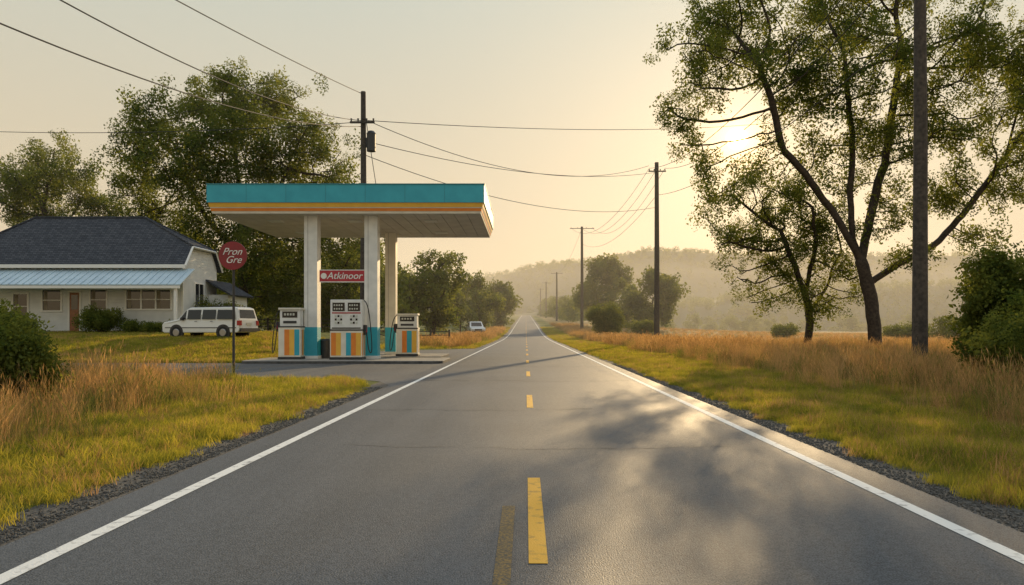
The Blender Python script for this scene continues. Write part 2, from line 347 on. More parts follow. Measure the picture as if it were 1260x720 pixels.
def tree(name,lines,clumps,natt,D=0.9,tip=0.035,lscale=1.0,lprob=1.0,coll=None,thr=1.9,dk=1.4,ex=2.25,K=6,rep=1,sungap=0):
    lines=[[np.array(q,float) for q in l] for l in lines]
    pos=[lines[0][0]];par=[-1]
    for li,l in enumerate(lines):
        if li==0: cur=0
        else:
            dd=[np.linalg.norm(q-l[0]) for q in pos];cur=int(np.argmin(dd))
        for q in l[(1 if li==0 else 0):]:
            while True:
                v=q-pos[cur];dd=np.linalg.norm(v)
                if dd<D*0.6: break
                st=min(D,dd);nw=pos[cur]+v/dd*st+rng.normal(0,.07*D,3)
                pos.append(nw);par.append(cur);cur=len(pos)-1
    cl=np.array(clumps,float);w=cl[:,3]**2;w/=w.sum()
    A=[]
    for c,ww in zip(cl,w):
        k=max(4,int(natt*ww));q=rng.normal(0,1,(k,3));q/=np.linalg.norm(q,axis=1)[:,None];q*=(rng.random(k)**.4*c[3])[:,None];q[:,2]*=.8
        A.append(q+c[:3])
    A=np.concatenate(A);pos=np.array(pos);par=list(par)
    if sungap: A=A[sundist(A)>sungap*1.25]
    dist=np.full(len(A),1e9);near=np.zeros(len(A),int);new0=0
    for it in range(220):
        if new0<len(pos):
            nb=pos[new0:]
            dm=np.linalg.norm(A[:,None,:]-nb[None],axis=2);j=dm.argmin(1);dj=dm[np.arange(len(A)),j]
            up=dj<dist;dist[up]=dj[up];near[up]=j[up]+new0
        new0=len(pos)
        kp=dist>dk;A=A[kp];dist=dist[kp];near=near[kp]
        if len(A)==0:break
        acc={}
        for ai in range(len(A)): acc.setdefault(int(near[ai]),[]).append(ai)
        nw=[];kill=np.zeros(len(A),bool)
        for k,idx in acc.items():
            vv=(A[idx]-pos[k])/dist[idx][:,None]
            s=np.sum(vv,0)+rng.normal(0,.25,3)*len(vv)**.5+np.array([0,0,.1]);s/=np.linalg.norm(s)+1e-9
            c=pos[k]+s*D
            if np.min(np.linalg.norm(pos-c,axis=1))>D*.3: nw.append(c);par.append(k)
            else:
                a=random.choice(idx);v=A[a]-pos[k];c=pos[k]+v/np.linalg.norm(v)*D
                if np.min(np.linalg.norm(pos-c,axis=1))>D*.25: nw.append(c);par.append(k)
                else: kill[a]=True
        A=A[~kill];dist=dist[~kill];near=near[~kill]
        if nw: pos=np.concatenate([pos,np.array(nw)])
        if len(A)==0:break
    n=len(pos);rr=np.zeros(n);kids=np.zeros(n,int)
    for i in range(1,n): kids[par[i]]+=1
    for i in range(n-1,0,-1):
        if kids[i]==0: rr[i]+=tip**ex
        rr[par[i]]+=rr[i]
    rad=np.maximum(rr,tip**ex)**(1/ex)
    e=empty(name,tuple(pos[0]));base=pos[0].copy()
    Vv,Fc=rings(pos-base,par,rad,K)
    o=link(bpy.data.objects.new('trunk_and_limbs',npmesh(name+'_wood',Vv,Fc,M_bark)));o.parent=e
    o.data.polygons.foreach_set('use_smooth',[True]*len(o.data.polygons))
    tips=np.where(rad<tip*thr)[0];tips=tips[rng.random(len(tips))<lprob];tips=np.repeat(tips,rep)
    P=pos[tips]+rng.normal(0,.3 if rep==1 else .5*lscale,(len(tips),3))
    if sungap: P=P[sundist(P)>sungap]
    scatter('foliage',P-base,rng.uniform(.5,1.15,len(P))*lscale,coll or C_leaf,e,full=True)
    print(name,n,len(P),round(rad[0],2));return e
def cw(lst,d,sp):
    out=[]
    for px,py,r in lst:
        dd=d+random.uniform(-sp,sp);out.append((X(px,dd),dd,Z(py,dd),r/F*dd))
    return out
def ln(pts,d,sp=0,base=False):
    out=[];k=0
    for px,py in pts:
        dd=d+sp*k;out.append([X(px,dd),dd,Z(py,dd)]);k+=1
    if base: out[0][2]=G(out[0][0],out[0][1])-0.15
    return out
big=[(850,60,40),(835,145,34),(900,35,50),(872,100,38),(960,50,56),(1040,20,52),(985,120,42),(1110,80,50),(1060,115,42),(1180,50,54),(1240,90,52),(1200,170,44),(1130,170,44),(1255,190,38),(850,180,24),(1160,235,36),(1235,240,34),(1095,245,26),(1015,180,34),(960,210,22),(1200,292,24),(1290,60,60),(1300,150,60),(1100,-30,60),(1000,-40,60),(1200,-40,60),(920,-25,45),(1130,310,18),(1060,60,48),(1010,80,44),(1150,120,44),(1075,190,32),(1040,230,26),(865,20,38),(1250,130,40),(1120,270,22),(940,90,32),(860,215,20),(868,245,16)]
tree('oak_tree',[ln([(1078,437),(1076,400),(1070,360),(1058,320),(1050,292)],50,0,True),
  ln([(1056,318),(1030,265),(990,215),(962,180),(950,130),(935,80)],50,-.5),
  ln([(1058,318),(1075,250),(1090,190),(1100,120),(1110,50)],50,.5),
  ln([(1050,292),(1045,230),(1050,160),(1040,80)],50,-.3),
  ln([(1070,345),(1110,325),(1160,295),(1200,240),(1240,190)],50,.6)],
  cw(big,50,3.4),2700,D=.7,tip=.030,lscale=.86,lprob=.68,thr=2.1,dk=.9,sungap=1.45,rep=2)
t2=[(905,240,30),(945,250,36),(985,235,32),(1020,275,34),(930,300,36),(975,320,38),(912,335,28),(1040,330,30),(1005,372,24),(1045,365,24),(935,362,24),(900,290,24),(880,238,20),(960,275,36),(868,262,14),(920,215,14),(1000,300,30),(885,310,16)]
tree('young_oak_tree',[ln([(990,433),(997,395),(990,360),(975,320),(960,285)],55,0,True),ln([(996,385),(1020,350),(1035,310)],55,.4),ln([(990,360),(1005,300),(1000,255)],55,-.5)],
  cw(t2,55,2.6),1150,D=.65,tip=.034,lscale=.8,lprob=.66,dk=.9,rep=2,sungap=1.45)
t3=[(200,150,42),(270,125,45),(330,125,42),(300,180,55),(230,200,52),(370,170,42),(400,205,36),(175,230,42),(165,180,36),(350,240,52),(270,260,55),(200,285,45),(330,310,50),(385,285,40),(415,235,28),(310,360,40),(250,320,40),(360,355,34),(280,100,22),(410,310,26)]
tree('maple_tree',[ln([(300,405),(300,360),(298,320),(300,280)],78,0,True),ln([(300,320),(250,260),(220,200)],78,.6),ln([(299,300),(340,240),(360,190)],78,-.6),ln([(300,280),(290,200),(285,150)],78,0)],
  cw(t3,78,5),2100,D=1.0,tip=.04,lscale=1.28,lprob=.85,dk=1.2,thr=2.2,rep=2)
t4=[(60,200,34),(30,220,34),(90,215,30),(60,240,42),(20,255,34),(100,250,28),(-20,230,40),(50,285,34),(110,275,22)]
tree('maple_tree',[ln([(60,385),(60,330),(60,270)],88,0,True)],cw(t4,88,4),750,D=1.1,tip=.045,lscale=1.3,dk=1.3,thr=2.2,lprob=.8,rep=2)
t5=[(130,260,30),(150,290,36),(120,310,30),(440,330,30),(420,370,30),(390,380,30),(440,300,22),(425,345,30)]
tree('elm_tree',[ln([(150,385),(150,340),(145,300)],92,0,True)],cw(t5[:3],92,3),280,D=1.2,tip=.05,lscale=1.35,dk=1.4,thr=2.2,rep=2)
tree('elm_tree',[ln([(425,415),(428,380),(425,350)],85,0,True)],cw(t5[3:],85,3),400,D=1.2,tip=.05,lscale=1.35,dk=1.4,thr=2.2,rep=2)
def roundtree(name,px,pytop,wpx,d,ls=1.5,n=170,low=.25):
    x=X(px,d);g=G(x,d);top=Z(pytop,d);h=top-g;w=wpx/F*d/2
    cl=[]
    for k in range(12):
        a=random.uniform(0,6.28);f=random.uniform(low,.84);rr=w*math.sin(math.pi*min(1,max(.12,(f-low*.5)/(1.05-low*.5))))*.62
        cl.append((x+math.cos(a)*rr,d+math.sin(a)*rr,g+h*f,w*random.uniform(.3,.45)))
    cl.append((x,d,g+h*.86,w*.36))
    return tree(name,[[(x,d,g-.1),(x+.1,d,g+h*.2),(x,d,g+h*.45)]],cl,n,D=max(1.0,h*.05),tip=.05,lscale=ls,coll=C_far,dk=max(1.2,h*.06),thr=2.4,K=5,lprob=.9)
roundtree('elm_tree',533,300,104,112,ls=1.5,n=480,low=.18)
roundtree('elm_tree',497,330,60,125,ls=1.5,n=260)
roundtree('elm_tree',590,338,66,165,ls=1.8,low=.12,n=300)
roundtree('elm_tree',566,350,44,150,ls=1.7,low=.15)
roundtree('elm_tree',612,350,54,215,ls=2.2,low=.1)
roundtree('elm_tree',735,314,88,235,ls=2.4,n=420,low=.12)
roundtree('elm_tree',803,330,86,200,ls=2.2,n=420,low=.12)
roundtree('elm_tree',765,340,50,215,ls=2.2,low=.1)
# bushes
def bush(name,x,y,w,h,n=420,ls=1.0,depth=None):
    g=G(x,y);e=empty(name,(x,y,g));depth=depth or w*.8
    lob=[(0,0,h*.42,.42)]+[(random.uniform(-.5,.5)*w*.75,random.uniform(-.5,.5)*depth*.75,random.uniform(.25,.8)*h,random.uniform(.14,.3)) for _ in range(14)]
    P=[]
    for k in range(n):
        c=random.choice(lob);q=rng.normal(0,1,3);q/=np.linalg.norm(q);q*=rng.random()**.3*random.choice((1,1,1.15,1.3))
        p=np.array([c[0]+q[0]*w*c[3],c[1]+q[1]*depth*c[3],c[2]+q[2]*h*c[3]*1.05])
        if p[2]>0.05: P.append(p)
    b=MB()
    for k in range(26):
        p=P[random.randrange(len(P))];b.cyl((random.uniform(-.15,.15),random.uniform(-.1,.1),-.05),tuple(p*.92),.025,.008,5)
    b.obj('stems',M_bark,e); scatter('foliage',P,rng.uniform(.5,1.3,len(P))*ls,C_bush,e,full=True);return e
bush('bush',X(-2,15.5),15.5,2.4,2.1,600,.95)
bush('bush',X(-90,14.5),14.5,2.5,1.7,300,.95)
bush('bush',X(1248,20),20,3.0,3.9,900,1.15)
bush('bush',X(1300,17),17,3.0,2.6,500,1.0)
bush('bush',X(1262,26),26,2.8,3.2,400,1.1)
bush('shrub',X(125,57),57,2.6,2.0,260,1.3)
bush('shrub',X(172,57.0),57.0,2.2,.9,120,1.2)
bush('shrub',X(195,56.5),56.5,2.0,.8,120,1.2)
bush('shrub',X(30,56.5),56.5,2.2,1.3,150,1.2)
bush('shrub',X(270,62),62,3,2.6,220,1.5)
bush('shrub',X(746,128),128,5.4,5.6,420,2.6)
bush('shrub',X(790,140),140,5.0,2.6,200,2.6)
bush('shrub',X(1120,120),120,7,2.5,200,3)
bush('shrub',X(1190,110),110,9,3.4,300,3)
bush('shrub',X(965,130),130,4,2.2,130,3)
# ---------------- hills & distant trees ----------------
M_hill=pm('hill_forest',(0.035,0.05,0.025),(0.07,0.085,0.04),0.03,.95)
def hill(name,y0,depth,prof,x0,x1,nx_=160,ny=14):
    xs_=np.linspace(x0,x1,nx_);vs=[]
    for j in range(ny):
        f=j/(ny-1);yy_=y0+depth*f
        hh=prof(xs_)*math.sin(math.pi*min(.5,f*.62)) if f<.8 else prof(xs_)*(1-(f-.8)*1.5)
        hh=hh*(1+0.03*np.sin(xs_*.02+j))-2
        vs.append(np.stack([xs_,np.full(nx_,yy_),hh],1))
    V=np.concatenate(vs);i=(np.arange(ny-1)[:,None]*nx_+np.arange(nx_-1)[None]).ravel()
    o=link(bpy.data.objects.new(name,npmesh(name,V,np.stack([i,i+1,i+nx_+1,i+nx_],1),M_hill)))
    o.data.polygons.foreach_set('use_smooth',[True]*len(o.data.polygons))
    return V.reshape(ny,nx_,3)
def prof1(x):
    px=x/1050*F+U0
    return np.interp(px,[-900,-200,200,430,560,640,690,740,860,980,1100,1260,1500,2200],[40,60,60,66,80,92,100,108,120,116,110,108,100,80])*1.0+4*np.sin(x*.013)+2.5*np.sin(x*.041)
g1=hill('wooded_hills',820,420,prof1,-1700,2000)
def prof2(x):
    px=x/620*F+U0
    return np.interp(px,[-600,500,700,850,950,1100,1260,1800],[10,12,20,28,34,42,50,48])+2*np.sin(x*.03)
g2=hill('wooded_hills',560,160,prof2,-900,1300)
def hillpts(g,n,jit):
    ny,nx_,_=g.shape;j=rng.uniform(0,ny-1.01,n);i=rng.uniform(0,nx_-1.01,n);j0=j.astype(int);i0=i.astype(int)
    a=(j-j0)[:,None];b_=(i-i0)[:,None]
    p=(g[j0,i0]*(1-a)+g[j0+1,i0]*a)*(1-b_)+(g[j0,i0+1]*(1-a)+g[j0+1,i0+1]*a)*b_
    p[:,2]+=rng.uniform(0,jit,n);return p
p=hillpts(g1,11000,5);scatter('hill_forest',p,rng.uniform(3,6,len(p)),C_far,full=True)
p=hillpts(g2,6000,4);p=p[np.abs(p[:,0])>16];scatter('hill_forest',p,rng.uniform(2.2,5,len(p)),C_far,full=True)
P=[];S=[]
def tline(x,y,h,w,n=26):
    g=G(x,y)
    for k in range(n):
        f=random.random();q=(1.1-f*.55);P.append((x+random.uniform(-.42,.42)*w*q,y+random.uniform(-.42,.42)*w*q,g+h*(.08+.82*f)));S.append(w*.19*random.uniform(.7,1.2))
for k in range(46):
    y=random.uniform(260,600);s=-1 if k%2 else 1
    tline(s*random.uniform(11,26)+(2 if s>0 else -2),y,random.uniform(9,15),random.uniform(8,12))
for k in range(60):
    px=random.uniform(300,625);y=random.uniform(230,420);tline(X(px,y),y,random.uniform(10,17),random.uniform(9,14))
for k in range(40):
    px=random.uniform(850,1500);y=random.uniform(430,540);tline(X(px,y),y,random.uniform(5,13),random.uniform(9,16))
for k in range(16):
    px=random.uniform(680,860);y=random.uniform(330,480);tline(X(px,y),y,random.uniform(8,14),random.uniform(9,14))
for k in range(34):
    px=random.uniform(-120,480);y=random.uniform(100,150);tline(X(px,y),y,random.uniform(9,15),random.uniform(8,12),34)
scatter('distant_trees',np.array(P),np.array(S),C_far,full=True)
# ---------------- gas station canopy ----------------
M_teal=pm('teal_paint',(0.025,0.34,0.46),(0.035,0.40,0.52),1.5,.45,.1,8)
M_orange=pm('orange_paint',(0.80,0.25,0.035),(0.7,0.21,0.03),3,.45)
M_yellow=pm('yellow_paint',(0.84,0.48,0.07),(0.77,0.43,0.06),3,.45)
M_cream=pm('cream_paint',(0.78,0.74,0.64),(0.68,0.64,0.55),2,.5,.1,6)
M_wht=pm('white_paint_worn',(0.8,0.8,0.78),(0.68,0.69,0.68),2.5,.5,.1,6)
M_soff=pm('soffit_panels',(0.68,0.62,0.53),(0.58,0.52,0.44),1.2,.6)
M_dark=pm('dark_metal',(0.025,0.026,0.03),(0.04,0.04,0.045),6,.45)
M_conc=pm('concrete',(0.22,0.21,0.19),(0.33,0.31,0.28),3,.9,.4,30)
M_curb=pm('curb_dark_concrete',(0.05,0.05,0.05),(0.11,0.105,0.1),5,.9,.4,30)
M_red=pm('red_sign_paint',(0.46,0.03,0.05),(0.38,0.025,0.04),5,.45)
M_dred=pm('dark_red_sign_paint',(0.27,0.018,0.03),(0.22,0.015,0.025),5,.4)
M_glassd=pm('dark_glass',(0.02,0.024,0.03),None,rough=.08)
M_lamp=pm('lamp_lens',(0.7,0.7,0.68),None,rough=.3)
CN=empty('gas_station_canopy',(0,0,0))
cx0,cx1,cy0,cy1=-15.75,-2.05,36.8,47.0;zu=7.38
def loop(i,z): return [(cx0+i,cy0+i,z),(cx1-i,cy0+i,z),(cx1-i,cy1-i,z),(cx0+i,cy1-i,z)]
b=MB()
seg=[(0.20,zu,0.17,zu+.12,0),(0.155,zu+.12,0.13,zu+.26,1),(0.12,zu+.26,0.11,zu+.31,2),(0.09,zu+.31,0.05,zu+.52,3),(0.0,zu+.52,0.0,zu+1.42,4)]
prev=None
for (i0,z0,i1,z1,mi) in seg:
    a=loop(i0,z0);c=loop(i1,z1)
    if prev is not None: b.add(prev+a,[(k,(k+1)%4,4+(k+1)%4,4+k) for k in range(4)],mi)
    b.add(a+c,[(k,(k+1)%4,4+(k+1)%4,4+k) for k in range(4)],mi);prev=c
b.poly(loop(0,zu+1.42),4);b.obj('fascia',[M_cream,M_orange,M_cream,M_yellow,M_teal],CN)
b=MB();npn=20;wx=(cx1-cx0-.42)/npn
b.box(cx0+.2,cx1-.2,cy0+.2,cy1-.2,zu+.04,zu+.08,1)
for k in range(npn):
    b.box(cx0+.21+k*wx,cx0+.21+(k+1)*wx-.025,cy0+.21,cy1-.21,zu-.0,zu+.038,0)
b.obj('soffit',[M_soff,M_dark],CN)
b=MB()
for k in range(7): q=cx0+k*(cx1-cx0)/7;b.box(q-.008,q+.008,cy0-.006,cy0-.002,zu+.53,zu+1.41)
b.box(cx0-.02,cx1+.02,cy0-.03,cy0-.003,zu+1.40,zu+1.45);b.box(cx1+.003,cx1+.03,cy0-.03,cy1+.03,zu+1.40,zu+1.45)
b.obj('fascia_seams_and_cap',pm('teal_dark_trim',(0.03,0.22,0.28),None,rough=.5),CN)
b=MB()
for lx in (-13.2,-9,-5): 
    for ly in (39.4,44.2): b.box(lx-.35,lx+.35,ly-.35,ly+.35,zu-.06,zu-.003)
b.obj('recessed_light_housings',M_lamp,CN,.01)
for i,(px,d,w) in enumerate(((384.5,38,.66),(458,38,.66),(481.5,44.7,.62))):
    x=X(px,d);b=MB();b.box(x-w/2,x+w/2,d-w/2,d+w/2,1.75,zu-.002,0);b.box(x-w/2-.004,x+w/2+.004,d-w/2-.004,d+w/2+.004,.15,1.75,1)
    b.box(x-w/2-.05,x+w/2+.05,d-w/2-.05,d+w/2+.05,.15,.3,0);b.box(x-w/2+.18,x-w/2+.2,d-w/2-.007,d-w/2-.004,1.76,zu-.01,2)
    b.obj('column_%d'%(i+1),[M_wht if i<2 else M_cream,M_teal,M_conc],CN,.015)
I=empty('pump_island')
def slab(x0,x1,y0,y1,nm):
    b=MB();r=.5;pts=[]
    for (cx,cy,a0) in ((x1-r,y0+r,-90),(x1-r,y1-r,0),(x0+r,y1-r,90),(x0+r,y0+r,180)):
        for k in range(6):
            t=math.radians(a0+k*18);pts.append((cx+r*math.cos(t),cy+r*math.sin(t)))
    n=len(pts);b.add([(x,y,-.02) for x,y in pts]+[(x,y,.13) for x,y in pts],[(k,(k+1)%n,n+(k+1)%n,n+k) for k in range(n)],1)
    b.add([(x*1,y,.13) for x,y in pts]+[((x-(x0+x1)/2)*.985+(x0+x1)/2,(y-(y0+y1)/2)*.96+(y0+y1)/2,.15) for x,y in pts],[(k,(k+1)%n,n+(k+1)%n,n+k) for k in range(n)]+[tuple(range(n,2*n))],0)
    b.obj(nm,[M_conc,M_curb],I)
slab(-13.6,-3.95,35.3,39.6,'front_kerb_slab');slab(-10.5,-4.7,40.9,46.2,'rear_kerb_slab')
SG=empty('fuel_station_sign',(0,0,0))
xa,xb=X(393.5,37.8),X(450,37.8);za,zb=Z(346.5,37.8),Z(333,37.8)
b=MB();b.box(xa,xb,37.74,37.9,za,zb,0);b.box(xa-.003,xb+.003,37.735,37.905,za-.04,za,1);b.box(xa-.003,xb+.003,37.735,37.905,zb,zb+.04,1);b.obj('panel',[M_red,M_wht],SG)
def text(s,loc,size,mat,parent,rot=(math.pi/2,0,0),shear=0,bold=0.0,name='lettering'):
    c=bpy.data.curves.new(name,'FONT');c.body=s;c.size=size;c.align_x='CENTER';c.align_y='CENTER';c.extrude=.004;c.shear=shear;c.offset=bold
    c.materials.append(mat);o=link(bpy.data.objects.new(name,c));o.location=loc;o.rotation_euler=rot;o.parent=parent;return o
text('Atkinoor',((xa+xb)/2+.1,37.725,(za+zb)/2),.48,M_wht,SG,shear=.25,bold=.004)
b=MB();b.cyl((xa+.22,37.735,(za+zb)/2),(xa+.22,37.72,(za+zb)/2),.15,n=20);b.obj('emblem',M_wht,SG)
M_disp=pm('display_black',(0.012,0.013,0.015),None,rough=.2)
M_seg=pm('display_digits',(0.55,0.56,0.5),None,rough=.5)
M_rub=pm('rubber_hose',(0.015,0.015,0.016),None,rough=.6)
def hose(parent,pts,r=.025):
    c=bpy.data.curves.new('hose','CURVE');c.dimensions='3D';c.bevel_depth=r;c.bevel_resolution=2;s=c.splines.new('NURBS');s.points.add(len(pts)-1)
    for i,p in enumerate(pts): s.points[i].co=(*p,1)
    s.use_endpoint_u=True;s.order_u=3;c.materials.append(M_rub);o=link(bpy.data.objects.new('hose',c));o.parent=parent
def pump(px,d,wpx,pytop,pymid,cols,wide,hoseside):
    x=X(px,d);w=wpx/F*d;top=Z(pytop,d)-.15;mid=Z(pymid,d)-.15;dp=.75
    e=empty('fuel_pump',(x,d,.15));b=MB();ms=[M_wht,M_orange,M_teal,M_cream,M_yellow,M_dark,M_disp,M_seg,M_red]
    b.box(-w/2-.03,w/2+.03,-dp/2-.03,dp/2+.03,0,.12,5)
    b.box(-w/2,w/2,-dp/2,dp/2,.12,mid-.04,3);b.obj('cabinet',ms,e,.015)
    b=MB();n=len(cols);sw=(w-.1)/n
    for k,c in enumerate(cols):
        b.box(-w/2+.05+k*sw,-w/2+.05+(k+1)*sw-.004,-dp/2-.008,-dp/2+.05,.2,mid-.14,c)
        b.box(w/2-.05,w/2+.008,-dp/2+.06+k*(dp-.12)/n,-dp/2+.06+(k+1)*(dp-.12)/n-.004,.2,mid-.14,c)
    b.obj('stripe_panels',ms,e)
    b=MB();b.box(-w/2-.02,w/2+.02,-dp/2-.02,dp/2+.02,mid-.04,mid+.02,5)
    if wide: b.box(-w/2,w/2,-dp/2+.06,dp/2-.06,mid+.02,top,0)
    else:
        b.box(-w/2+.05,w/2-.05,-dp/2+.08,dp/2-.08,mid+.02,top-.06,0);b.box(-w/2-.01,w/2+.01,-dp/2,dp/2,top-.06,top+.04,3)
    b.obj('head_unit',ms,e,.02)
    b=MB();y=-dp/2+(.045 if wide else .065);hh=top-mid
    if wide:
        for sx in (-1,1):
            c=sx*w*.24
            b.box(c-w*.19,c+w*.19,y,y+.03,mid+hh*.62,mid+hh*.9,6)
            for r_ in range(2):
                for q in range(4): b.box(c-w*.15+q*w*.075,c-w*.15+q*w*.075+w*.045,y-.004,y+.01,mid+hh*(.67+r_*.12),mid+hh*(.72+r_*.12),7)
            for r_ in range(3):
                for q in range(3): b.box(c-w*.12+q*w*.085,c-w*.12+q*w*.085+w*.06,y+.0,y+.03,mid+hh*(.2+r_*.11),mid+hh*(.27+r_*.11),6 if (q+r_)%2 else 7)
        b.box(-w*.45,w*.45,y+.002,y+.03,mid+hh*.54,mid+hh*.58,8);b.box(-w*.45,w*.45,y+.002,y+.03,mid+.06,mid+.12,5)
    else:
        b.box(-w*.34,w*.34,y,y+.03,mid+hh*.5,mid+hh*.84,6)
        for q in range(4): b.box(-w*.26+q*w*.13,-w*.26+q*w*.13+w*.08,y-.004,y+.01,mid+hh*.62,mid+hh*.74,7)
        b.box(-w*.3,w*.3,y,y+.03,mid+hh*.18,mid+hh*.32,5)
    b.obj('display_and_keypad',ms,e)
    s=hoseside
    b=MB();b.box(min(s*(w/2+.002),s*(w/2+.12)),max(s*(w/2+.002),s*(w/2+.12)),-.12,.12,mid-.25,mid+.25,5)
    b.cyl((s*(w/2+.16),-.1,mid+.22),(s*(w/2+.16),-.22,mid-.06),.035,.02,8,5);b.cyl((s*(w/2+.16),-.06,mid+.2),(s*(w/2+.16),-.06,mid-.12),.03,.03,8,8)
    b.obj('nozzle_holster',ms,e)
    hose(e,[(s*(w/2+.16),-.06,mid-.1),(s*(w/2+.22),-.1,mid-.7),(s*(w/2+.3),-.1,.35),(s*(w/2+.42),-.05,.3),(s*(w/2+.4),0,mid*.7),(s*(w/2+.2),.05,top-.05),(s*(w/2-.03),.05,top-.02)])
    return e
pump(359,37.3,27,380,402,[3,1,4,2],False,-1)
pump(428,37.0,39,369,406,[1,4,3,2,1,4],True,1)
pump(502,41.7,26,387,404,[3,1,2,4],False,-1)
e=empty('waste_bin',(X(400,38.5),38.5,.15));b=MB();b.cyl((0,0,0),(0,0,.9),.25,.28,16);b.cyl((0,0,.9),(0,0,1.0),.3,.22,16);b.obj('bin_body',M_dark,e)
# ---------------- round sign ----------------
d=24.8;x=X(287.5,d);RS=empty('round_roadside_sign',(x,d,0.0))
b=MB();b.cyl((0,0,-.2),(0,0,4.5),.045,.04,12);b.obj('post',M_dark,RS)
zc=Z(315,d);b=MB();b.cyl((0,-.05,zc),(0,-.09,zc),.47,n=40);b.obj('disc',M_dred,RS,.004)
text('Pron',(-.02,-.096,zc+.13),.33,M_wht,RS,shear=.4);text('Gre',(.02,-.096,zc-.14),.33,M_wht,RS,shear=.4)
# ---------------- house ----------------
def siding():
    m=pm('white_siding',(0.76,0.78,0.79),(0.66,0.68,0.7),1.2,.6)
    nt=m.node_tree;N=nt.nodes;L=nt.links;b=N['Principled BSDF'];g=N.new('ShaderNodeNewGeometry');w=N.new('ShaderNodeTexWave');w.bands_direction='Z';w.wave_profile='SAW';w.inputs['Scale'].default_value=1.25
    L.new(g.outputs['Position'],w.inputs['Vector']);bp=N.new('ShaderNodeBump');bp.inputs['Strength'].default_value=.8;bp.inputs['Distance'].default_value=.03;L.new(w.outputs['Fac'],bp.inputs['Height']);L.new(bp.outputs['Normal'],b.inputs['Normal']);return m
def shingle():
    m=bpy.data.materials.new('roof_shingles');m.use_nodes=True;nt=m.node_tree;N=nt.nodes;L=nt.links;b=N['Principled BSDF'];b.inputs['Roughness'].default_value=.85
    g=N.new('ShaderNodeNewGeometry');sp=N.new('ShaderNodeSeparateXYZ');L.new(g.outputs['Position'],sp.inputs[0]);a=N.new('ShaderNodeMath');a.operation='ADD';L.new(sp.outputs[0],a.inputs[0]);L.new(sp.outputs[1],a.inputs[1])
    cb=N.new('ShaderNodeCombineXYZ');L.new(a.outputs[0],cb.inputs[0]);L.new(sp.outputs[2],cb.inputs[1])
    br=N.new('ShaderNodeTexBrick');br.inputs['Scale'].default_value=1.6;br.inputs['Color1'].default_value=(.035,.042,.056,1);br.inputs['Color2'].default_value=(.075,.083,.10,1);br.inputs['Mortar'].default_value=(.015,.015,.02,1);br.inputs['Mortar Size'].default_value=.03
    L.new(cb.outputs[0],br.inputs['Vector']);L.new(br.outputs['Color'],b.inputs['Base Color']);return m
M_sid=siding();M_shi=shingle();M_met=pm('metal_roof_blue',(0.5,0.62,0.68),(0.42,0.53,0.6),1,.4,metal=.15)
M_trim=pm('trim_white',(0.8,0.8,0.78),None,rough=.5);M_door=pm('wood_door',(0.34,0.14,0.06),(0.24,0.1,0.05),6,.5)
M_win=pm('window_glass',(0.03,0.032,0.035),None,rough=.06,spec=.8);M_curt=pm('curtain',(0.3,0.26,0.2),(0.2,0.17,0.13),3,.9)
HS=empty('white_clapboard_house')
x0,x1,y0,y1=-47,-27.35,59.5,66.0;zb=0.9;ze=6.85
zr=Z(268,62.75)
b=MB();zc_=8.35
fy=y0-.4+(zc_-6.75)/(zr-6.75)*3.65; by=2*62.75-fy
b.add([(x0,y0,zb),(x1,y0,zb),(x1,y0,ze),(x0,y0,ze)],[(0,1,2,3)])
b.add([(x0,y1,zb),(x1,y1,zb),(x1,y1,ze),(x0,y1,ze)],[(3,2,1,0)])
b.add([(x0,y0,zb),(x0,y1,zb),(x0,y1,ze),(x0,y0,ze)],[(3,2,1,0)])
b.add([(x1,y0,zb),(x1,y1,zb),(x1,y1,ze),(x1,by,zc_),(x1,fy,zc_),(x1,y0,ze)],[(0,1,2,3,4,5)])
b.obj('walls',M_sid,HS)
ex=.35;ef=y0-.4;eb=y1+.4;xr=x1+ex;rl=-41.2;rrx=-32.0;xl=x0-.4
b=MB()
b.add([(xl,ef,6.75),(xr,ef,6.75),(xr,fy,zc_+.02),(rrx,62.75,zr),(rl,62.75,zr)],[(0,1,2,3,4)])
b.add([(xl,eb,6.75),(xr,eb,6.75),(xr,by,zc_+.02),(rrx,62.75,zr),(rl,62.75,zr)],[(4,3,2,1,0)])
b.add([(xr,fy,zc_+.02),(xr,by,zc_+.02),(rrx,62.75,zr)],[(0,1,2)])
b.add([(xl,ef,6.75),(xl,eb,6.75),(rl,62.75,zr)],[(0,2,1)])
o=b.obj('roof',M_shi,HS);sl=o.modifiers.new('s','SOLIDIFY');sl.thickness=.16;sl.offset=-1
b=MB();b.box(xl,xr+.02,ef-.06,ef,6.5,6.77);b.cyl((xr,ef,6.68),(xr,fy,zc_-.06),.1,n=4);b.cyl((xr,eb,6.68),(xr,by,zc_-.06),.1,n=4);b.cyl((xr+.02,fy,zc_-.05),(xr+.02,by,zc_-.05),.09,n=4)
b.box(x1-.12,x1+.02,y0-.02,y0+.12,zb,ze-.1)
b.obj('fascia_and_corner_trim',M_trim,HS)
b=MB()
for p,q in (((rl,62.75,zr+.03),(rrx,62.75,zr+.03)),((rrx,62.75,zr+.03),(xr,fy,zc_+.05)),((rrx,62.75,zr+.03),(xr,by,zc_+.05)),((rl,62.75,zr+.03),(xl,ef,6.8))): b.cyl(p,q,.09,n=6)
b.obj('ridge_caps',M_shi,HS)
py1,pz1,py0,pz0=59.48,6.45,56.9,Z(350,56.9);b=MB();xa,xb=-47.5,X(222,57)
b.add([(xa,py0,pz0),(xb,py0,pz0),(xb,py1,pz1),(xa,py1,pz1)],[(0,1,2,3)]);o=b.obj('porch_metal_roof',M_met,HS);sl=o.modifiers.new('s','SOLIDIFY');sl.thickness=.08
b=MB();k=xa+.3
